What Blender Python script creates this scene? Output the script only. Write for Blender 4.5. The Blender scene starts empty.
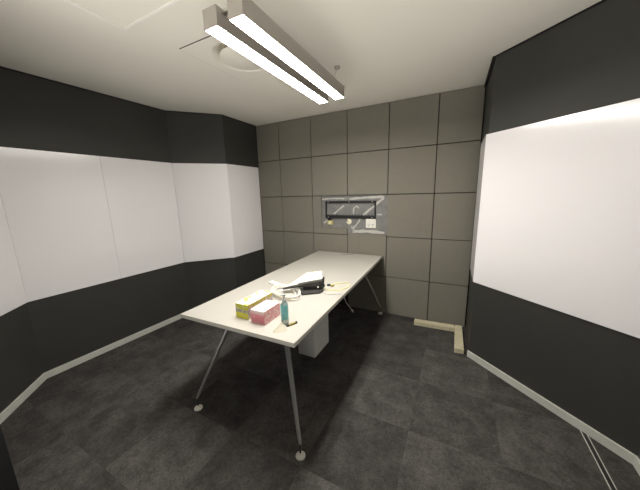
import bpy, bmesh, math, random
from mathutils import Vector, Matrix
random.seed(7)
S = bpy.context.scene
COL = S.collection

# ------------------------------------------------------------------ camera, world, exposure
cam_d = bpy.data.cameras.new('camera'); cam = bpy.data.objects.new('camera', cam_d); COL.objects.link(cam)
R_ = Vector((0.88927753, 0.45672214, -0.02429733)); U_ = Vector((-0.06525912, 0.17928725, 0.98162994)); F_ = Vector((-0.45268833, 0.87135582, -0.1892414))
M = Matrix.Identity(4)
for i in range(3):
    M[i][0] = R_[i]; M[i][1] = U_[i]; M[i][2] = -F_[i]
M.translation = (2.716, -3.117, 1.4978)
cam.matrix_world = M
cam_d.sensor_fit = 'HORIZONTAL'; cam_d.sensor_width = 36.0; cam_d.lens = 36.0 * 261.44 / 640.0
cam_d.clip_start = 0.02
S.camera = cam
AMB = 3.6; AMB_UP = 0.03
w = bpy.data.worlds.new('world'); S.world = w; w.use_nodes = True
# open side: dim above the horizon, added fill light below it brightens the ceiling
_n = w.node_tree; _bg = _n.nodes['Background']
_tc = _n.nodes.new('ShaderNodeTexCoord'); _sp = _n.nodes.new('ShaderNodeSeparateXYZ'); _mr = _n.nodes.new('ShaderNodeMapRange')
_n.links.new(_tc.outputs['Generated'], _sp.inputs[0]); _n.links.new(_sp.outputs['Z'], _mr.inputs['Value'])
_mr.inputs['From Min'].default_value = -.55; _mr.inputs['From Max'].default_value = -.15
_mr.inputs['To Min'].default_value = AMB; _mr.inputs['To Max'].default_value = AMB_UP
_n.links.new(_mr.outputs['Result'], _bg.inputs[1]); _bg.inputs[0].default_value = (1, .96, .90, 1)
S.view_settings.view_transform = 'Standard'; S.view_settings.look = 'None'
S.view_settings.gamma = 1.0; S.view_settings.use_curve_mapping = False
S.view_settings.exposure = 0.22
LAMP = 92.0
S.cycles.max_bounces = 16; S.cycles.diffuse_bounces = 10; S.cycles.glossy_bounces = 6

# ------------------------------------------------------------------ materials
def mat(name, col, rough=.6, metal=0., spec=.5, bump=0., bscale=200., vary=0., vscale=8., coat=0., emit=None, alpha=None, trans=0., sheen=0.):
    m = bpy.data.materials.new(name); m.use_nodes = True
    nt = m.node_tree; b = nt.nodes['Principled BSDF']
    b.inputs['Base Color'].default_value = (*col, 1); b.inputs['Roughness'].default_value = rough
    b.inputs['Metallic'].default_value = metal; b.inputs['Specular IOR Level'].default_value = spec
    b.inputs['Coat Weight'].default_value = coat; b.inputs['Transmission Weight'].default_value = trans
    b.inputs['Sheen Weight'].default_value = sheen
    if emit:
        b.inputs['Emission Color'].default_value = (*emit[0], 1); b.inputs['Emission Strength'].default_value = emit[1]
    tc = None
    if bump or vary:
        tc = nt.nodes.new('ShaderNodeTexCoord')
    if vary:
        n = nt.nodes.new('ShaderNodeTexNoise'); n.inputs['Scale'].default_value = vscale; n.inputs['Detail'].default_value = 5
        nt.links.new(tc.outputs['Object'], n.inputs['Vector'])
        r = nt.nodes.new('ShaderNodeMapRange'); r.inputs['From Min'].default_value = .3; r.inputs['From Max'].default_value = .7
        r.inputs['To Min'].default_value = 1 - vary; r.inputs['To Max'].default_value = 1 + vary
        nt.links.new(n.outputs['Fac'], r.inputs['Value'])
        mx = nt.nodes.new('ShaderNodeVectorMath'); mx.operation = 'SCALE'; mx.inputs[0].default_value = col
        nt.links.new(r.outputs['Result'], mx.inputs['Scale']); nt.links.new(mx.outputs[0], b.inputs['Base Color'])
    if bump:
        n2 = nt.nodes.new('ShaderNodeTexNoise'); n2.inputs['Scale'].default_value = bscale; n2.inputs['Detail'].default_value = 3
        nt.links.new(tc.outputs['Object'], n2.inputs['Vector'])
        bp = nt.nodes.new('ShaderNodeBump'); bp.inputs['Strength'].default_value = bump; bp.inputs['Distance'].default_value = .002
        nt.links.new(n2.outputs['Fac'], bp.inputs['Height']); nt.links.new(bp.outputs['Normal'], b.inputs['Normal'])
    return m

def carpet_mat():
    m = bpy.data.materials.new('carpet_tiles'); m.use_nodes = True; nt = m.node_tree; b = nt.nodes['Principled BSDF']
    N = nt.nodes.new; L = nt.links.new
    b.inputs['Roughness'].default_value = .95; b.inputs['Specular IOR Level'].default_value = .15
    tc = N('ShaderNodeTexCoord')
    def vm(op, a, v):
        n = N('ShaderNodeVectorMath'); n.operation = op; L(a, n.inputs[0]); n.inputs[1].default_value = v; return n.outputs[0]
    p = vm('ADD', tc.outputs['Object'], (-.04, .11, 0))
    t = vm('MULTIPLY', p, (2, 2, 0))
    fl = N('ShaderNodeVectorMath'); fl.operation = 'FLOOR'; L(t, fl.inputs[0])
    wn = N('ShaderNodeTexWhiteNoise'); wn.noise_dimensions = '3D'; L(fl.outputs[0], wn.inputs['Vector'])
    n1 = N('ShaderNodeTexNoise'); n1.inputs['Scale'].default_value = 7; n1.inputs['Detail'].default_value = 6; n1.inputs['Roughness'].default_value = .65
    # each tile is cut from another part of the pattern
    off = N('ShaderNodeVectorMath'); off.operation = 'MULTIPLY_ADD'; L(wn.outputs['Color'], off.inputs[0]); off.inputs[1].default_value = (9, 9, 9); L(p, off.inputs[2])
    L(off.outputs[0], n1.inputs['Vector'])
    n2 = N('ShaderNodeTexNoise'); n2.inputs['Scale'].default_value = 160; n2.inputs['Detail'].default_value = 2; L(tc.outputs['Object'], n2.inputs['Vector'])
    def mr(a, f0, f1, t0, t1):
        n = N('ShaderNodeMapRange'); L(a, n.inputs['Value']); n.inputs['From Min'].default_value = f0; n.inputs['From Max'].default_value = f1
        n.inputs['To Min'].default_value = t0; n.inputs['To Max'].default_value = t1; return n.outputs['Result']
    def mul(a, c):
        n = N('ShaderNodeMath'); n.operation = 'MULTIPLY'; L(a, n.inputs[0]); L(c, n.inputs[1]); return n.outputs[0]
    dt = N('ShaderNodeVectorMath'); dt.operation = 'DOT_PRODUCT'; L(fl.outputs[0], dt.inputs[0]); dt.inputs[1].default_value = (.5, .5, 0)
    fr = N('ShaderNodeMath'); fr.operation = 'FRACT'; L(dt.outputs['Value'], fr.inputs[0])          # 0 / .5: neighbouring tiles lie quarter-turned
    n3 = N('ShaderNodeTexNoise'); n3.inputs['Scale'].default_value = 48; n3.inputs['Detail'].default_value = 4; n3.inputs['Roughness'].default_value = .7; L(off.outputs[0], n3.inputs['Vector'])
    f = mul(mul(mr(fr.outputs[0], 0, .5, .91, 1.08), mr(wn.outputs['Value'], 0, 1, .84, 1.2)), mul(mr(n1.outputs['Fac'], .32, .68, .66, 1.34), mul(mr(n3.outputs['Fac'], .3, .7, .72, 1.28), mr(n2.outputs['Fac'], .3, .7, .72, 1.28))))
    sc = N('ShaderNodeVectorMath'); sc.operation = 'SCALE'; sc.inputs[0].default_value = (.063, .0595, .056); L(f, sc.inputs['Scale'])
    L(sc.outputs[0], b.inputs['Base Color'])
    bp = N('ShaderNodeBump'); bp.inputs['Strength'].default_value = .6; bp.inputs['Distance'].default_value = .003
    L(n2.outputs['Fac'], bp.inputs['Height']); L(bp.outputs['Normal'], b.inputs['Normal'])
    return m

def box_print_mat(name, bands, spots, scale=28., thr=.56):
    """printed card: coloured bands by height (object z in metres) plus small blotches of print"""
    m = bpy.data.materials.new(name); m.use_nodes = True; nt = m.node_tree; b = nt.nodes['Principled BSDF']; N = nt.nodes.new; L = nt.links.new
    b.inputs['Roughness'].default_value = .45
    tc = N('ShaderNodeTexCoord'); sp = N('ShaderNodeSeparateXYZ'); L(tc.outputs['Object'], sp.inputs[0])
    mr = N('ShaderNodeMapRange'); L(sp.outputs['Z'], mr.inputs['Value']); mr.inputs['From Min'].default_value = 0; mr.inputs['From Max'].default_value = .1
    cr = N('ShaderNodeValToRGB'); cr.color_ramp.interpolation = 'CONSTANT'; L(mr.outputs['Result'], cr.inputs['Fac'])
    el = cr.color_ramp.elements
    el[0].position = bands[0][0]; el[0].color = (*bands[0][1], 1); el[1].position = bands[1][0]; el[1].color = (*bands[1][1], 1)
    for q, c in bands[2:]:
        e = el.new(q); e.color = (*c, 1)
    n = N('ShaderNodeTexNoise'); n.inputs['Scale'].default_value = scale; n.inputs['Detail'].default_value = 2; L(tc.outputs['Object'], n.inputs['Vector'])
    g = N('ShaderNodeMath'); g.operation = 'GREATER_THAN'; g.inputs[1].default_value = thr; L(n.outputs['Fac'], g.inputs[0])
    mx = N('ShaderNodeMix'); mx.data_type = 'RGBA'; L(g.outputs[0], mx.inputs['Factor']); L(cr.outputs['Color'], mx.inputs['A']); mx.inputs['B'].default_value = (*spots, 1)
    L(mx.outputs['Result'], b.inputs['Base Color'])
    return m

m_carpet = carpet_mat()
m_ceil = mat('ceiling_paint', (.84, .81, .73), .9, bump=.05, bscale=90)
m_ceil_panel = mat('ceiling_panel_paint', (.85, .82, .74), .8)
m_white_trim = mat('white_trim', (.9, .88, .83), .5)
m_black = mat('charcoal_paint', (.045, .0455, .041), .55, spec=.35, vary=.06, vscale=3)
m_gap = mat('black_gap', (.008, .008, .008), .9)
m_skirt = mat('grey_skirting', (.60, .61, .56), .4, vary=.05, vscale=10)
m_board = mat('whiteboard_surface', (.92, .905, .92), .16, spec=.5, coat=.3)
m_panel = mat('panel_fabric', (.218, .206, .172), .9, spec=.2, bump=.2, bscale=500, vary=.025, vscale=14)
m_backing = mat('grey_backing_board', (.20, .20, .195), .7, vary=.15, vscale=14)
m_smear = mat('adhesive_residue', (.50, .49, .46), .6, vary=.15, vscale=40)
m_blackmetal = mat('black_metal', (.015, .015, .016), .45)
m_house = mat('luminaire_housing', (.30, .275, .24), .45)
m_diff = mat('lit_diffuser', (.9, .9, .9), .5, emit=((1.0, .955, .885), LAMP))
m_table = mat('white_laminate', (.435, .42, .38), .38, spec=.4)
m_edge = mat('table_edge', (.70, .67, .60), .5)
m_chrome = mat('chrome', (.72, .72, .71), .24, metal=.7)
m_steel = mat('brushed_steel', (.55, .54, .5), .35, metal=1.)
m_footm = mat('pale_foot', (.75, .73, .66), .35)
m_greybox = mat('pale_grey_steel', (.55, .56, .54), .5)
m_white = mat('white_plastic', (.85, .84, .78), .4)
m_cream = mat('cream_plastic', (.80, .76, .58), .45)
m_yel = mat('yellow_plastic', (.62, .56, .20), .5)
m_dark = mat('dark_slot', (.02, .02, .02), .6)
m_timber = mat('pale_timber', (.58, .53, .37), .7, vary=.12, vscale=22)
m_dev = mat('black_plastic', (.010, .010, .010), .35)
m_dev2 = mat('grey_black_plastic', (.035, .034, .031), .4)
m_ycable = mat('pale_yellow_cable', (.78, .74, .34), .5)
m_wcable = mat('white_cable', (.78, .76, .70), .45)
m_pcable = mat('pale_grey_cable', (.50, .48, .46), .5)
m_gcable = mat('grey_cable', (.22, .21, .18), .5)
m_pump = mat('clear_grey_pump', (.42, .47, .46), .3)
m_teal = mat('teal_label', (.17, .50, .51), .35, vary=.2, vscale=45)
m_clear = mat('clear_gel', (.62, .75, .72), .15, trans=.6)
m_card = mat('cream_paper', (.44, .41, .32), .7)
m_olive = mat('olive_band', (.30, .25, .08), .4)
m_ybox = box_print_mat('yellow_carton_print', [(0, (.78, .74, .05)), (.40, (.36, .33, .34)), (.60, (.52, .52, .05)), (.97, (.85, .83, .74))], (.62, .60, .30), 40, .6)
m_yside = box_print_mat('yellow_carton_side', [(0, (.50, .42, .30)), (.25, (.42, .35, .36)), (.72, (.50, .46, .06)), (.985, (.85, .83, .74))], (.60, .50, .36), 45, .56)
m_ytop = box_print_mat('yellow_carton_top', [(0, (.86, .84, .78)), (.5, (.86, .84, .78))], (.86, .86, .10), 20, .57)
m_pbox = box_print_mat('pink_carton_print', [(0, (.74, .33, .35)), (.14, (.76, .23, .28)), (.58, (.80, .42, .44)), (.68, (.82, .68, .66))], (.80, .42, .44), 60, .63)
m_pside = box_print_mat('pink_carton_side', [(0, (.76, .34, .36)), (.2, (.76, .30, .33)), (.88, (.84, .74, .70))], (.80, .56, .52), 60, .53)
m_ptop = box_print_mat('pink_carton_top', [(0, (.86, .83, .78)), (.5, (.86, .83, .78))], (.76, .60, .48), 30, .64)

# ------------------------------------------------------------------ helpers
def root(name, loc, label, cat, group=None):
    o = bpy.data.objects.new(name, None); COL.objects.link(o); o.location = loc; o.empty_display_size = .05
    o['label'] = label; o['category'] = cat
    if group: o['group'] = group
    bpy.context.view_layer.update()
    return o
def tag(o, label, cat, group=None):
    o['label'] = label; o['category'] = cat
    if group: o['group'] = group
    return o
def world_loc(o):
    v = Vector(o.location)
    while o.parent:
        o = o.parent; v = v + Vector(o.location)
    return v
def obj(name, bm, mats, parent=None, at=None, smooth=False, kind=None, label=None):
    """bm is in world coordinates; the object's origin becomes `at` (its parent's origin when None)"""
    base = Vector(at) if at is not None else (world_loc(parent) if parent else Vector((0, 0, 0)))
    for v in bm.verts: v.co -= base
    bmesh.ops.recalc_face_normals(bm, faces=bm.faces[:])
    me = bpy.data.meshes.new(name); bm.to_mesh(me); bm.free()
    for m in (mats if isinstance(mats, (list, tuple)) else [mats]): me.materials.append(m)
    if smooth:
        for p in me.polygons: p.use_smooth = True
        try: me.set_sharp_from_angle(angle=math.radians(40))
        except Exception: pass
    o = bpy.data.objects.new(name, me); COL.objects.link(o)
    if parent: o.parent = parent; o.location = base - world_loc(parent)
    else: o.location = base
    if kind: o['kind'] = kind
    if label: o['label'] = label
    return o
def BM(): return bmesh.new()
def prism(bm, poly, z0, z1, bev=0., mi=0):
    n = len(poly)
    a = [bm.verts.new((x, y, z0)) for x, y in poly]; b = [bm.verts.new((x, y, z1)) for x, y in poly]
    fs = [bm.faces.new(a[::-1]), bm.faces.new(b)]
    for i in range(n): fs.append(bm.faces.new((a[i], a[(i + 1) % n], b[(i + 1) % n], b[i])))
    for f in fs: f.material_index = mi
    bmesh.ops.recalc_face_normals(bm, faces=fs)
    if bev:
        es = list({e for f in fs for e in f.edges})
        r = bmesh.ops.bevel(bm, geom=es, offset=bev, segments=2, affect='EDGES', profile=.5)
        for f in r['faces']: f.material_index = mi
    return fs
def box(bm, x0, x1, y0, y1, z0, z1, bev=0., mi=0):
    return prism(bm, [(x0, y0), (x1, y0), (x1, y1), (x0, y1)], z0, z1, bev, mi)
def rbox(bm, c, ang, sx, sy, z0, z1, bev=0., mi=0):
    ca, sa = math.cos(ang), math.sin(ang)
    return prism(bm, [(c[0] + ca * x - sa * y, c[1] + sa * x + ca * y) for x, y in ((-sx / 2, -sy / 2), (sx / 2, -sy / 2), (sx / 2, sy / 2), (-sx / 2, sy / 2))], z0, z1, bev, mi)
def yprism(bm, poly, y0, y1, bev=0., mi=0):
    """outline in x,z swept along y"""
    k = [v for v in bm.verts]; fs = prism(bm, poly, y0, y1, bev, mi); old = set(k)
    for v in bm.verts:
        if v not in old:
            x, z, y = v.co; v.co = (x, y, z)
    return fs
def tube(bm, pts, r, n=10, mi=0, caps=True):
    pts = [Vector(p) for p in pts]; rs = r if isinstance(r, (list, tuple)) else [r] * len(pts)
    T = []
    for i in range(len(pts)):
        T.append((pts[min(i + 1, len(pts) - 1)] - pts[max(i - 1, 0)]).normalized())
    up = Vector((0, 0, 1)) if abs(T[0].z) < .9 else Vector((1, 0, 0))
    s = T[0].cross(up).normalized(); rings = []
    for i, p in enumerate(pts):
        s = (s - T[i] * s.dot(T[i])).normalized(); t = T[i].cross(s)
        rings.append([bm.verts.new(p + (s * math.cos(a) + t * math.sin(a)) * rs[i]) for a in [2 * math.pi * k / n for k in range(n)]])
    for a, b in zip(rings, rings[1:]):
        for k in range(n):
            f = bm.faces.new((a[k], a[(k + 1) % n], b[(k + 1) % n], b[k])); f.material_index = mi
    if caps:
        bm.faces.new(rings[0][::-1]).material_index = mi; bm.faces.new(rings[-1]).material_index = mi
def lathe(bm, c, prof, n=28, mi=0):
    rings = []
    for r, z in prof:
        rings.append([bm.verts.new((c[0] + max(r, 1e-5) * math.cos(2 * math.pi * k / n), c[1] + max(r, 1e-5) * math.sin(2 * math.pi * k / n), z)) for k in range(n)])
    for a, b in zip(rings, rings[1:]):
        for k in range(n):
            bm.faces.new((a[k], a[(k + 1) % n], b[(k + 1) % n], b[k])).material_index = mi
    bm.faces.new(rings[0][::-1]).material_index = mi; bm.faces.new(rings[-1]).material_index = mi
def smooth_path(P, n=6, closed=False):
    P = [Vector(p) for p in P]; out = []
    m = len(P)
    for i in range(m if closed else m - 1):
        g = (lambda k: P[k % m]) if closed else (lambda k: P[min(max(k, 0), m - 1)])
        a, b, c, d = g(i - 1), g(i), g(i + 1), g(i + 2)
        for k in range(n):
            t = k / n
            out.append(.5 * ((2 * b) + (c - a) * t + (2 * a - 5 * b + 4 * c - d) * t * t + (3 * b - a - 3 * c + d) * t ** 3))
    out.append(P[0] if closed else P[-1]); return out
def offset(pl, d):
    """offset an open plan polyline to its right-hand side by d"""
    P = [Vector((x, y)) for x, y in pl]; out = []
    ns = []
    for a, b in zip(P, P[1:]):
        t = (b - a).normalized(); ns.append(Vector((t.y, -t.x)))
    for i, p in enumerate(P):
        if i == 0: q = p + ns[0] * d
        elif i == len(P) - 1: q = p + ns[-1] * d
        else:
            h = (ns[i - 1] + ns[i]).normalized(); q = p + h * (d / max(.2, h.dot(ns[i])))
        out.append((q.x, q.y))
    return out
def strip(bm, pl, d0, d1, z0, z1, bev=0.):
    A, B = offset(pl, d0), offset(pl, d1)
    prism(bm, A + B[::-1], z0, z1, bev)

H = 2.4784
K0, K1, K2, K3 = (.1155, 0.), (.1262, -.6183), (-.2891, -1.0607), (-.3203, -2.4407)
K4 = (.060, -2.815); J1 = (.885, -2.885); J2 = (.885, -3.1)
R0, R1, R5, R6 = (2.8919, 0.), (2.8988, -.5746), (3.6768, -1.2962), (3.665, -2.6)
LEFT = [K0, K1, K2, K3, K4]          # walked front to door; the room is on the LEFT-hand side going this way (d<0 is into the room)
RIGHT = [R0, R1, R5, R6]             # the room is on the RIGHT-hand side (d>0 is into the room)

# ------------------------------------------------------------------ room shell
b = BM(); box(b, -.75, 3.95, -3.4, .2, -.08, 0); obj('floor', b, m_carpet, kind='structure')
HX0, HX1, HY0, HY1 = 1.0, 1.6, -1.79, -1.185          # opening for the air outlet panel
b = BM()
for q in ((-.75, HX0, -3.4, .2), (HX1, 3.95, -3.4, .2), (HX0, HX1, -3.4, HY0), (HX0, HX1, HY1, .2)): box(b, *q, H, H + .1)
obj('ceiling', b, m_ceil, kind='structure')
BY = .026
b = BM(); box(b, K0[0] - .15, R0[0] + .15, BY + .002, BY + .1, 0, H, mi=2); box(b, 1.12, 2.0, BY, BY + .004, .99, 1.485)  # wall behind the panels coloured black, so shade in the seams reads deeper
# adhesive residue on the exposed board
def streak(bm, pts, wd):
    P = [Vector((x, 0, z)) for x, z in pts]; Lf, Rt = [], []
    for i, p in enumerate(P):
        t = (P[min(i + 1, len(P) - 1)] - P[max(i - 1, 0)]).normalized(); nrm = Vector((-t.z, 0, t.x))
        ww = wd * (.55 + .5 * random.random()); Lf.append(p + nrm * ww / 2); Rt.append(p - nrm * ww / 2)
    for s in range(len(P) - 1):
        q = [Lf[s], Lf[s + 1], Rt[s + 1], Rt[s]]
        va = [bm.verts.new((p.x, BY - .0015, p.z)) for p in q]; vb = [bm.verts.new((p.x, BY + .001, p.z)) for p in q]
        f = [bm.faces.new(va), bm.faces.new(vb[::-1])]
        for k in range(4): f.append(bm.faces.new((va[k], va[(k + 1) % 4], vb[(k + 1) % 4], vb[k])))
        for g in f: g.material_index = 1
def dens(p, n=5):
    out = []
    for (a, c), (d, e) in zip(p, p[1:]):
        for k in range(n): out.append((a + (d - a) * k / n + random.uniform(-.003, .003), c + (e - c) * k / n + random.uniform(-.003, .003)))
    out.append(p[-1]); return out
for P, wd in (([(1.135, 1.438), (1.29, 1.444), (1.45, 1.440)], .022), ([(1.52, 1.436), (1.75, 1.449), (1.955, 1.454)], .032),
              ([(1.95, 1.44), (1.88, 1.382), (1.70, 1.235)], .030), ([(1.441, 1.353), (1.30, 1.245)], .026),
              ([(1.57, 1.246), (1.576, 1.322), (1.616, 1.347), (1.642, 1.322)], .020), ([(1.665, 1.19), (1.616, 1.121), (1.549, 1.042)], .028),
              ([(1.545, 1.024), (1.735, 1.035), (1.965, 1.023)], .042), ([(1.871, 1.244), (1.932, 1.245)], .018),
              ([(1.549, 1.093), (1.563, 1.003)], .022), ([(1.15, 1.12), (1.205, 1.165)], .028), ([(1.52, 1.14), (1.545, 1.17)], .025)):
    streak(b, dens(P), wd)
obj('wall_back', b, [m_backing, m_smear, m_gap], kind='structure')
def segment(bm, pl, i, d0, d1, z0, z1, bev=0., g0=0., g1=0.):
    A, B = offset(pl, d0), offset(pl, d1); q = [Vector(A[i]), Vector(A[i + 1]), Vector(B[i + 1]), Vector(B[i])]
    t = (Vector(pl[i + 1]) - Vector(pl[i])).normalized(); q[0] += t * g0; q[3] += t * g0; q[1] -= t * g1; q[2] -= t * g1
    prism(bm, [tuple(v) for v in q], z0, z1, bev)
for i, nm in enumerate(('wall_left_back', 'wall_left_slant', 'wall_left', 'wall_left_near')):
    b = BM(); segment(b, LEFT, i, .008, .12, 0, H); obj(nm, b, m_black, kind='structure')
for i, nm in enumerate(('wall_right_back', 'wall_right', 'wall_right_near')):
    b = BM(); segment(b, RIGHT, i, -.008, -.12, 0, H); obj(nm, b, m_black, kind='structure')
b = BM(); prism(b, [(K4[0] - .05, K4[1] - .02), J1, J2, (J2[0] - .12, J2[1]), (J1[0] - .12, J1[1] - .1), (K4[0] - .05, K4[1] - .13)], 0, H)
obj('wall_front', b, m_gap, kind='structure')
# skirting
b = BM(); strip(b, LEFT, .008, -.006, 0, .058, .0015); obj('baseboard_left', b, m_skirt, kind='structure')
b = BM(); strip(b, RIGHT[1:], -.008, .006, 0, .058, .0015); obj('baseboard_right', b, m_skirt, kind='structure')
# black shadow gap between walls and ceiling
b = BM(); strip(b, LEFT, .008, -.001, H - .008, H); obj('trim_1', b, m_gap, kind='structure')
b = BM(); strip(b, RIGHT[1:], -.008, .001, H - .008, H); obj('trim_2', b, m_gap, kind='structure')
b = BM(); strip(b, RIGHT[:2], -.008, .012, H - .03, H); obj('trim_3', b, m_gap, kind='structure')
# metal channel let into the carpet on the right
b = BM(); box(b, 3.502, 3.505, -3.3, -1.140, 0, .006, mi=0); box(b, 3.527, 3.530, -3.3, -1.165, 0, .006, mi=0); box(b, 3.505, 3.527, -3.3, -1.15, 0, .002, mi=1)
obj('trim_4', b, [m_skirt, m_dark], kind='structure')

# ------------------------------------------------------------------ fabric panels of the back wall
cols = [.1155, .5, 1.0, 1.5, 2.0, 2.5, 2.893]; rows = [H, 1.981, 1.481, .981, .481, 0.0]
cn = ['leftmost', 'second from left', 'third from left', 'fourth from left', 'fifth from left', 'rightmost']
rn = ['top row under the ceiling', 'second row down', 'middle row', 'fourth row down', 'bottom row at the floor']
G = .004
for r in range(5):
    for c in range(6):
        x0, x1, z1, z0 = cols[c] + G, cols[c + 1] - G, rows[r] - G, rows[r + 1] + G
        if r == 0: z1 = H - .004
        if r == 4: z0 = .004
        if r == 2 and c == 3: continue
        if r == 4 and c in (1, 2): continue             # nothing of these shows past the table
        b = BM(); poly = [(x0, z0), (x1, z0), (x1, z1), (x0, z1)]; lab = 'grey fabric square wall panel, %s in the %s' % (cn[c], rn[r])
        if r == 2 and c == 2:
            poly = [(x0, z0), (1.493, z0), (1.493, 1.063), (1.127, 1.063), (1.127, z1), (x0, z1)]
            lab = 'grey fabric wall panel cut to an L around the exposed wall bracket'
        if r == 3 and c == 3: poly = [(x0, z0), (x1, z0), (x1, .998), (x0, .998)]
        yprism(b, poly, 0.0, BY, .003)
        o = obj('fabric_panel', b, m_panel, at=((x0 + x1) / 2, 0, z0)); tag(o, lab, 'panel', 'fabric panels on the back wall'); o['kind'] = 'thing'

# ------------------------------------------------------------------ whiteboards
def board(pl, i, side, z0, z1, label, group, g0=0., g1=0.):
    b = BM(); segment(b, pl, i, .008 * side, -.008 * side, z0, z1, .001, g0, g1)
    o = obj('whiteboard', b, m_board, at=((pl[i][0] + pl[i + 1][0]) / 2, (pl[i][1] + pl[i + 1][1]) / 2, z0)); tag(o, label, 'whiteboard', group)
SEAM = (-.3051, -1.77); LB = [K0, K1, K2, SEAM, K3, K4]; RB = [(2.893, -.12), R1, R5]
ZL = (.7009, 1.9037); ZR = (.7181, 1.9291); gl = 'whiteboards along the left wall'
board(LB, 0, 1, *ZL, 'narrow whiteboard on the left wall beside the grey panelled wall', gl, .012, .001)
board(LB, 1, 1, *ZL, 'angled whiteboard on the slanted left wall section, second from the back', gl, .001, .0015)
board(LB, 2, 1, *ZL, 'whiteboard on the long left wall, between a vertical seam and the slanted board', gl, .0009, .0009)
board(LB, 3, 1, *ZL, 'large whiteboard on the long left wall, nearer the camera than the vertical seam', gl, .0009, .0009)
board(LB, 4, 1, *ZL, 'whiteboard at the left edge of the photo on the near angled wall', gl, .0009, .0009)
gr = 'whiteboards along the right wall'
board(RB, 0, -1, *ZR, 'narrow edge-on whiteboard on the short return beside the grey panelled wall', gr, 0, .001)
board(RB, 1, -1, *ZR, 'very large whiteboard on the angled right wall above the dark lower wall', gr, .001, .01)

# ------------------------------------------------------------------ ceiling fittings
t = root('access_hatch', (.92, -2.675, H), 'square access hatch with a thin pale frame in the ceiling at upper left', 'hatch')
b = BM(); box(b, .935, 1.505, -2.66, -2.09, H - .003, H); obj('hatch_door', b, m_ceil_panel, t)
b = BM()
for q in ((.92, 1.52, -2.086, -2.074), (.92, 1.52, -2.676, -2.664), (.92, .932, -2.664, -2.086), (1.508, 1.52, -2.664, -2.086)): box(b, *q, H - .006, H)
obj('frame', b, m_white_trim, t)
cx, cy = (HX0 + HX1) / 2, (HY0 + HY1) / 2
t = root('air_outlet', (cx, cy, H), 'round ceiling air outlet in a square panel behind the pendant light', 'air vent')
b = BM()
n = 40; rr = .222
def outlet_ring(z):
    ri, so = [], []
    for k in range(n):
        a = 2 * math.pi * k / n; q = .2955 / max(abs(math.cos(a)), abs(math.sin(a)))
        ri.append(b.verts.new((cx + rr * math.cos(a), cy + rr * math.sin(a), z))); so.append(b.verts.new((cx + q * math.cos(a), cy + q * math.sin(a), z)))
    return ri, so
(ra, sa_), (rb, sb_) = outlet_ring(H - .003), outlet_ring(H + .012)
for k in range(n):
    j = (k + 1) % n
    b.faces.new((ra[k], ra[j], sa_[j], sa_[k])); b.faces.new((rb[k], sb_[k], sb_[j], rb[j])); b.faces.new((sa_[k], sa_[j], sb_[j], sb_[k])); b.faces.new((ra[k], rb[k], rb[j], ra[j]))
obj('panel', b, m_ceil_panel, t)
b = BM(); lathe(b, (cx, cy), [(.02, H + .080), (.15, H + .075), (.162, H + .055), (.175, H + .028), (.195, H + .008), (.2225, H - .003), (.2225, H + .003), (.20, H + .016), (.18, H + .04), (.165, H + .075), (.15, H + .085), (.02, H + .09)], 48)
obj('bowl', b, m_ceil_panel, t, smooth=True)
b = BM(); lathe(b, (cx, cy), [(.02, H - .014), (.165, H - .014), (.17, H - .011), (.17, H - .008), (.15, H - .004), (.03, H), (.02, H + .082)], 48)
obj('disc', b, m_ceil_panel, t, smooth=True)
b = BM(); box(b, cx - .29, cx + .29, cy - .29, cy + .29, H + .092, H + .1)  # added black lid and edge strips: shade painted into the panel gap
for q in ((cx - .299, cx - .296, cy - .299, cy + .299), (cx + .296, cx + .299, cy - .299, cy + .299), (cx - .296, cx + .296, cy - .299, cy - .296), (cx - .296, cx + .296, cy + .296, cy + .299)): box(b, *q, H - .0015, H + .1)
obj('gap_shade', b, m_gap, t)

# pendant luminaire
t = root('pendant_light', (1.797, -1.635, 2.215), 'twin bar linear pendant light glowing white over the table', 'ceiling light')
Z0, Z1, Y0, Y1 = 2.215, 2.293, -2.182, -1.09
for x0, x1, e in ((1.685, 1.765, .008), (1.829, 1.909, -.012)):
    b = BM(); box(b, x0, x0 + .004, Y0, Y1 + e, Z0, Z1); box(b, x1 - .004, x1, Y0, Y1 + e, Z0, Z1); box(b, x0 + .004, x1 - .004, Y0, Y1 + e, Z1 - .004, Z1)
    box(b, x0 + .004, x1 - .004, Y0, Y0 + .004, Z0, Z1 - .004); box(b, x0 + .004, x1 - .004, Y1 + e - .004, Y1 + e, Z0, Z1 - .004)
    h = obj('housing', b, m_house, t)
    b = BM(); box(b, x0 + .0045, x1 - .0045, Y0 + .0045, Y1 + e - .0045, Z0 + .001, Z0 + .012); obj('diffuser', b, m_diff, h, label='glowing white diffuser')
for y in (Y0 + .04, Y1 - .06):
    b = BM(); box(b, 1.765, 1.829, y - .012, y + .012, Z1 - .02, Z1 - .008); obj('spacer_bar', b, m_steel, t)
for y in (-2.07, -1.02):
    c = (1.817, y)
    b = BM(); lathe(b, c, [(.022, H), (.022, H - .012), (.008, H - .022), (.003, H - .026)], 20); mt = obj('ceiling_mount', b, m_steel, t, smooth=True)
    b = BM(); tube(b, [(c[0], y, H - .02), (1.797, max(Y0 + .04, min(Y1 - .06, y)), Z1 - .01)], .0015, 8); obj('suspension_wire', b, m_steel, t)
b = BM(); tube(b, [(1.905 + .012 * math.cos(a), Y1 - .012 + .006, Z1 - .012 + .018 * math.sin(a)) for a in [k * math.pi / 8 for k in range(-6, 7)]], .003, 8); obj('end_clip', b, m_steel, t, smooth=True)

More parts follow.
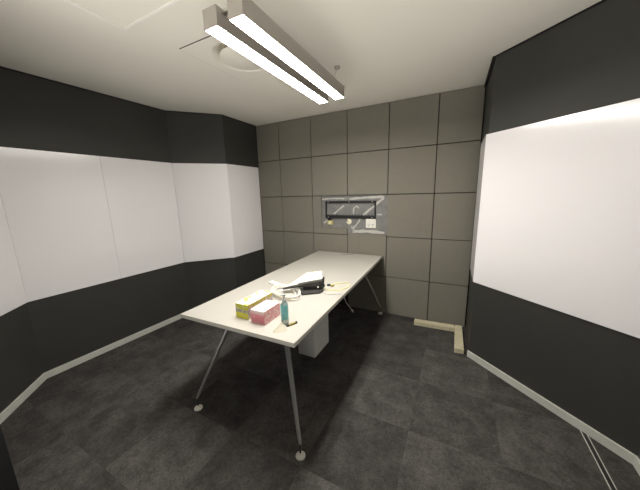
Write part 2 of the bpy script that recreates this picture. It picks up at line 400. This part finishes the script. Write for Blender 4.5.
# ------------------------------------------------------------------ table
TA = .02585; TC = (1.5529, -1.0597); TW, TL = .8766, 2.0845; TH = .7448; TT = .026
ct, st = math.cos(TA), math.sin(TA)
def tp(a, c): return (TC[0] + ct * a - st * c, TC[1] + st * a + ct * c)
t = root('table', (TC[0], TC[1], 0), 'long white meeting table on slanted chrome legs against the panelled wall', 'table')
b = BM(); fs = prism(b, [tp(-TW / 2, -TL / 2), tp(TW / 2, -TL / 2), tp(TW / 2, TL / 2), tp(-TW / 2, TL / 2)], TH - TT, TH, .0015)
for f in b.faces:
    if abs(f.normal.z) < .5: f.material_index = 1
obj('tabletop', b, [m_table, m_edge], t)
b = BM(); fx, fy = .22 + .0131, .22 + .0313
for s in (-1, 1):
    rbox(b, tp(s * (TW / 2 - fx), 0), TA, .04, TL - 2 * fy, TH - TT - .03, TH - TT); rbox(b, tp(0, s * (TL / 2 - fy)), TA, TW - 2 * fx - .04, .04, TH - TT - .03, TH - TT)
obj('under_frame', b, m_steel, t)
for i in (-1, 1):
    for j in (-1, 1):
        F = tp(i * (TW / 2 - .0131), j * (TL / 2 - .0313)); Q = tp(i * (TW / 2 - fx), j * (TL / 2 - fy))
        b = BM(); A = Vector((F[0], F[1], .085)); B = Vector((Q[0], Q[1], TH - TT - .012))
        tube(b, [A, A + (B - A) * .04, A + (B - A) * .55, B], [.009, .012, .0165, .018], 16)
        lg = obj('leg', b, m_chrome, t, smooth=True)
        b = BM(); tube(b, [(F[0], F[1], .018), (F[0], F[1], .05), A + (B - A) * .01], [.0055, .0055, .0065], 12); obj('stem', b, m_blackmetal, lg, smooth=True)
        b = BM(); lathe(b, F, [(.028, 0), (.029, .006), (.024, .012), (.010, .017), (.008, .024), (.003, .026)], 24); obj('glide_foot', b, m_footm, lg, smooth=True)
b = BM(); box(b, 1.853, 1.977, -1.802, -1.594, .47, TH - TT, .003); obj('hanging_box', b, m_greybox, t, label='pale grey box hung beneath the tabletop')

# ------------------------------------------------------------------ things on the table
T = TH
def carton(name, c, sx, sy, h, ang, mats, label, cat):
    t = root(name, (c[0], c[1], T), label, cat)
    b = BM(); rbox(b, c, ang, sx, sy, T, T + h, .0015)
    b.normal_update()
    ca, sa = math.cos(ang), math.sin(ang)
    for f in b.faces:
        if f.normal.z > .7: f.material_index = 2
        elif abs(f.normal.x * ca + f.normal.y * sa) > .7: f.material_index = 1
    o = obj('carton', b, mats, t)
    b = BM(); k = 24; pl = []
    for i in range(k):
        a = 2 * math.pi * i / k; x, y = sx * .27 * math.cos(a), sy * .33 * math.sin(a); pl.append((c[0] + ca * x - sa * y, c[1] + sa * x + ca * y))
    prism(b, pl, T + h, T + h + .0008); obj('opening_film', b, mats[2], t)
    return t
carton('tissue_box', (1.569, -1.868), .103, .245, .096, .0, [m_ybox, m_yside, m_ytop], 'yellow tissue box with white top, left of the pink one', 'tissue box')
carton('tissue_box', (1.706, -1.927), .104, .158, .086, .01, [m_pbox, m_pside, m_ptop], 'pink tissue box with white top on the table near the sanitiser bottle', 'tissue box')

c = (1.849, -1.927)
t = root('pump_bottle', (*c, T), 'teal labelled hand sanitiser bottle with narrow clear neck', 'bottle')
b = BM(); lathe(b, c, [(.020, T), (.0225, T + .004), (.0225, T + .118), (.0205, T + .126), (.012, T + .133), (.010, T + .137)], 28); obj('body', b, m_clear, t, smooth=True)
b = BM(); lathe(b, c, [(.0228, T + .030), (.0231, T + .031), (.0231, T + .118), (.0228, T + .119)], 28); obj('label_band', b, m_teal, t, smooth=True, label='teal label wrapped round the bottle')
b = BM(); lathe(b, c, [(.0125, T + .135), (.0125, T + .150), (.006, T + .152), (.004, T + .170), (.004, T + .176)], 20)
tube(b, [(c[0], c[1], T + .172), (c[0], c[1], T + .184)], .008, 14); tube(b, [(c[0], c[1], T + .178), (c[0] - .018, c[1] - .01, T + .177)], .0035, 10)
obj('pump', b, m_pump, t, smooth=True)

b = BM()   # folded paper wedge
P = [(1.840, -2.040, T), (1.862, -2.056, T), (1.916, -2.000, T), (1.852, -1.950, T)]; Q = [(1.850, -2.026, T + .012), (1.862, -1.975, T + .034)]
v = [b.verts.new(p) for p in P + Q]
for f in ((3, 2, 1, 0), (0, 1, 4), (1, 2, 5, 4), (2, 3, 5), (3, 0, 4, 5)): b.faces.new([v[k] for k in f])
o = obj('folded_paper', b, m_card, at=(1.868, -2.0, T)); tag(o, 'small cream folded paper wedge in front of the sanitiser bottle', 'paper')

t = root('battery', (1.9, -1.93, T), 'small dark battery with an olive band lying beside the sanitiser bottle', 'battery')
A, B = Vector((1.884, -1.962, T + .0075)), Vector((1.914, -1.900, T + .0075))
b = BM(); tube(b, [A + (B - A) * .2, A + (B - A) * .82], .0075, 16); obj('sleeve', b, m_olive, t, smooth=True)
b = BM(); tube(b, [A, A + (B - A) * .2], .0073, 16); obj('end_cap', b, m_dev, t, smooth=True)
b = BM(); tube(b, [A + (B - A) * .82, B], .0073, 16); tube(b, [B, B + (B - A).normalized() * .003], .003, 10); obj('end_cap', b, m_dev, t, smooth=True)

# coil of white cable
t = root('cable_coil', (1.565, -1.53, T), 'coil of white cable on the table beside the black hinged device', 'cable')
b = BM(); pts = []; ca, sa = math.cos(-.56), math.sin(-.56)
for k in range(5 * 30):
    a = 2 * math.pi * k / 30 + 2.6; tr = k / 30
    rx, ry = .150 + .016 * math.sin(tr * 2.1), .088 + .016 * math.cos(tr * 1.7)
    x, y = rx * math.cos(a), ry * math.sin(a)
    pts.append((1.583 + .010 * math.sin(tr * 3) + ca * x - sa * y, -1.533 + .010 * math.cos(tr * 2) + sa * x + ca * y, T + .0075 + .005 * tr + .003 * math.sin(a * 1.5)))
tube(b, pts, .0042, 8); obj('cord', b, m_wcable, t, smooth=True)
b = BM(); e = Vector(pts[-1]); rbox(b, (e.x, e.y + .02), 0, .014, .04, T + .014, T + .024, .002); obj('plug', b, m_white, t)

b = BM(); rbox(b, (1.372, -1.392), -.35, .145, .05, T, T + .018, .004)
o = obj('cable_adapter', b, m_white, at=(1.372, -1.392, T)); tag(o, 'small flat white adapter block on the table behind the white cable coil', 'adapter')

# hinged black device
t = root('desk_device', (1.72, -1.40, T), 'black hinged device with long flat arm lying on the white table', 'device')
ax = Vector((.82, .57, 0)).normalized(); ay = Vector((-ax.y, ax.x, 0)); o0 = Vector((1.735, -1.415, T))
def loc(a, c, z): p = o0 + ax * a + ay * c; return (p.x, p.y, T + z)
def slab(bm, pts2, z0, z1, bev=.003):
    prism(bm, [loc(a, c, 0)[:2] for a, c in pts2], T + z0, T + z1, bev)
b = BM(); slab(b, [(-.10, -.045), (-.07, -.07), (.07, -.062), (.105, -.02), (.10, .055), (-.085, .06)], 0, .02, .005); obj('base', b, m_dev2, t)
b = BM(); slab(b, [(-.055, -.01), (.075, -.012), (.085, .045), (-.06, .045)], .018, .045, .004); obj('base_block', b, m_dev, t)
b = BM()
sec = []
for a, hw, zc, th in ((-.215, .014, .036, .006), (-.10, .020, .050, .012), (-.085, .026, .054, .022), (.02, .026, .066, .024), (.105, .025, .076, .024)):
    sec.append([b.verts.new(loc(a, .012 + s * hw, zc + q * th / 2)) for s, q in ((-1, -1), (1, -1), (1, 1), (-1, 1))])
for p, q in zip(sec, sec[1:]):
    for k in range(4): b.faces.new((p[k], p[(k + 1) % 4], q[(k + 1) % 4], q[k]))
b.faces.new(sec[0][::-1]); b.faces.new(sec[-1])
obj('arm', b, m_dev2, t)
b = BM(); tube(b, [loc(.095, -.018, .05), loc(.095, .045, .05)], .02, 16); obj('hinge_barrel', b, m_dev, t, smooth=True)
b = BM(); tube(b, [loc(.06, -.02, .042), loc(.06, -.026, .042)], .006, 12); obj('button', b, m_white, t, smooth=True, label='small white button')
for s, c in ((0, .0), (1, .035)):
    b = BM(); tube(b, [loc(.10, c, .062), loc(.108 + .006 * s, c, .082), loc(.100 + .016 * s, c, .104)], [.009, .007, .006], 10); obj('prong', b, m_dev2, t, smooth=True)
# white sheet the device lies against
b = BM(); cpts = [(-.245, .035, .010), (.10, .035, .024), (.120, .165, .118), (-.01, .175, .108)]
f = b.faces.new([b.verts.new(loc(*p)) for p in cpts]); bmesh.ops.solidify(b, geom=[f], thickness=.004)
obj('white_plate', b, m_white, t, label='white tilted plate behind the arm')
b = BM(); slab(b, [(.0, .13), (.09, .13), (.09, .145), (.0, .145)], 0, .084, .002); obj('plate_foot', b, m_white, t)

# yellow lead with dark connectors
t = root('yellow_cable', (1.86, -1.24, T), 'pale yellow cable looping out from the black device to the table edge', 'cable')
b = BM(); r_ = .0035
P = [(1.80, -1.295, T + .004), (1.847, -1.325, T + .004), (1.925, -1.313, T + .004), (1.965, -1.243, T + .004), (1.968, -1.165, T + .004), (1.935, -1.115, T + .004), (1.88, -1.145, T + .004), (1.842, -1.19, T + .005), (1.825, -1.225, T + .008)]
tube(b, smooth_path(P), r_, 8); obj('cord', b, m_ycable, t, smooth=True)
b = BM(); rbox(b, (1.812, -1.235), .5, .03, .016, T, T + .016, .002); obj('connector', b, m_dev, t, label='black connector')
b = BM(); rbox(b, (1.847, -1.238), .9, .028, .015, T, T + .014, .002); obj('connector', b, m_olive, t, label='olive connector')
# white lead hanging over the edge
t = root('hanging_cable', (1.95, -1.40, T), 'pale grey cable running off the right table edge with its plug hanging down', 'cable')
ex = lambda y: TC[0] + TW / 2 - (y - TC[1]) * TA
ye = -1.385
P = [(1.825, -1.365, T + .004), (1.865, -1.412, T + .004), (1.915, -1.410, T + .004), (1.955, -1.39, T + .004), (ex(ye) - .004, ye, T + .005), (ex(ye) + .009, ye + .004, T - .012), (ex(ye) + .008, -1.34, T - .07), (ex(ye) + .008, -1.27, T - .135), (ex(ye) + .008, -1.215, T - .185)]
b = BM(); tube(b, smooth_path(P), .0032, 8); obj('cord', b, m_pcable, t, smooth=True)
b = BM(); a_, c_ = Vector(P[-1]), Vector((ex(ye) + .008, -1.185, T - .215)); tube(b, [a_, a_ + (c_ - a_) * .15, c_], [.004, .0075, .0075], 10); obj('plug', b, m_white, t, smooth=True)
# grey loop by the wall
b = BM(); P = [(1.44, -.085, T + .003), (1.487, -.12, T + .003), (1.56, -.10, T + .003), (1.61, -.055, T + .004), (1.648, -.028, T + .04), (1.668, -.018, T + .11), (1.655, -.014, T + .18), (1.63, -.006, T + .245), (1.622, .02, T + .262)]
tube(b, smooth_path(P), .0028, 8)
o = obj('grey_cable', b, m_gcable, at=(1.487, -.11, T), smooth=True); tag(o, 'thin grey cable loop between the wall and the far end of the table', 'cable')

# ------------------------------------------------------------------ fittings in the exposed part of the back wall
t = root('mounting_bracket', (1.52, BY, 1.19), 'black rectangular screen mounting bracket fixed in the wall recess', 'bracket')
X0, X1, ZA, ZB = 1.184, 1.860, 1.192, 1.412
b = BM(); box(b, X0, X1, .006, BY, ZB - .026, ZB, .001); obj('rail', b, m_blackmetal, t)
b = BM(); box(b, X0, X1, .006, BY, ZA, ZA + .036, .001)
for k in range(16): box(b, X0 + .03 + k * .042, X0 + .046 + k * .042, .010, BY - .002, ZA + .036, ZA + .045)
obj('rail', b, m_blackmetal, t)
for x in (X0, X1 - .018):
    b = BM(); box(b, x, x + .018, .008, BY, ZA + .034, ZB - .025, .001); obj('side_bar', b, m_blackmetal, t)
for x, z in ((X0 + .045, ZB - .013), (X1 - .045, ZB - .013), (X0 + .045, ZA + .016), (X1 - .045, ZA + .016), (1.52, ZB - .013)):
    b = BM(); tube(b, [(x, .006, z), (x, .003, z)], .007, 12); obj('bolt', b, m_steel, t, smooth=True)
t = root('power_outlet', (1.801, BY, 1.078), 'white double power outlet at the lower right of the wall recess', 'wall socket')
b = BM(); box(b, 1.738, 1.864, .010, BY, 1.078, 1.19, .003); pl = obj('faceplate', b, m_white, t)
for xx in (1.775, 1.826):
    b = BM(); box(b, xx - .012, xx - .008, .0095, .0115, 1.115, 1.132); box(b, xx + .008, xx + .012, .0095, .0115, 1.115, 1.132); box(b, xx - .002, xx + .002, .0095, .0115, 1.098, 1.112); obj('socket_slots', b, m_dark, pl)
    b = BM(); box(b, xx - .009, xx + .009, .006, .011, 1.150, 1.168, .002); obj('rocker_switch', b, m_cream, pl)
t = root('junction_outlet', (1.25, BY, 1.105), 'yellow junction box with black top at lower left of the wall recess', 'junction box')
b = BM(); box(b, 1.214, 1.287, .004, BY, 1.105, 1.160, .003); bd = obj('body', b, m_yel, t)
b = BM(); box(b, 1.222, 1.272, -.004, .02, 1.160, 1.191, .003); obj('black_plug', b, m_dev, t)
b = BM(); lathe(b, (0, 0), [(.018, 0), (.020, .004), (.014, .006), (.003, .004)], 16)
for v in b.verts: v.co = Vector((1.25 + v.co.x, .004 - v.co.z, 1.132 + v.co.y))
obj('socket_ring', b, m_cream, bd, smooth=True)
t = root('cable_grommet', (1.513, BY, 1.13), 'round cream cable grommet under the middle of the wall bracket', 'cable grommet')
b = BM(); lathe(b, (0, 0), [(.034, 0), (.036, .006), (.028, .012), (.018, .013)], 24)
for v in b.verts: v.co = Vector((1.513 + v.co.x, BY - v.co.z, 1.150 + v.co.y))
obj('ring', b, m_cream, t, smooth=True)
b = BM(); tube(b, [(1.50, BY - .012, 1.152), (1.49, BY - .022, 1.165), (1.475, BY - .018, 1.178)], .005, 8); obj('lead_end', b, m_dark, t, smooth=True)

# ------------------------------------------------------------------ timber battens on the floor
b = BM(); prism(b, [(2.375, -.172), (2.790, -.150), (2.786, -.070), (2.371, -.092)], 0, .045, .003)
o = obj('timber_batten', b, m_timber, at=(2.58, -.12, 0)); tag(o, 'pale timber batten lying on the floor along the panelled wall', 'timber', 'timber battens in the far right corner')
b = BM(); prism(b, [(2.790, -.565), (2.871, -.560), (2.860, -.060), (2.7915, -.066)], 0, .045, .003)
o = obj('timber_batten', b, m_timber, at=(2.83, -.31, 0)); tag(o, 'pale timber batten on the floor pointing toward the camera beside the right wall', 'timber', 'timber battens in the far right corner')
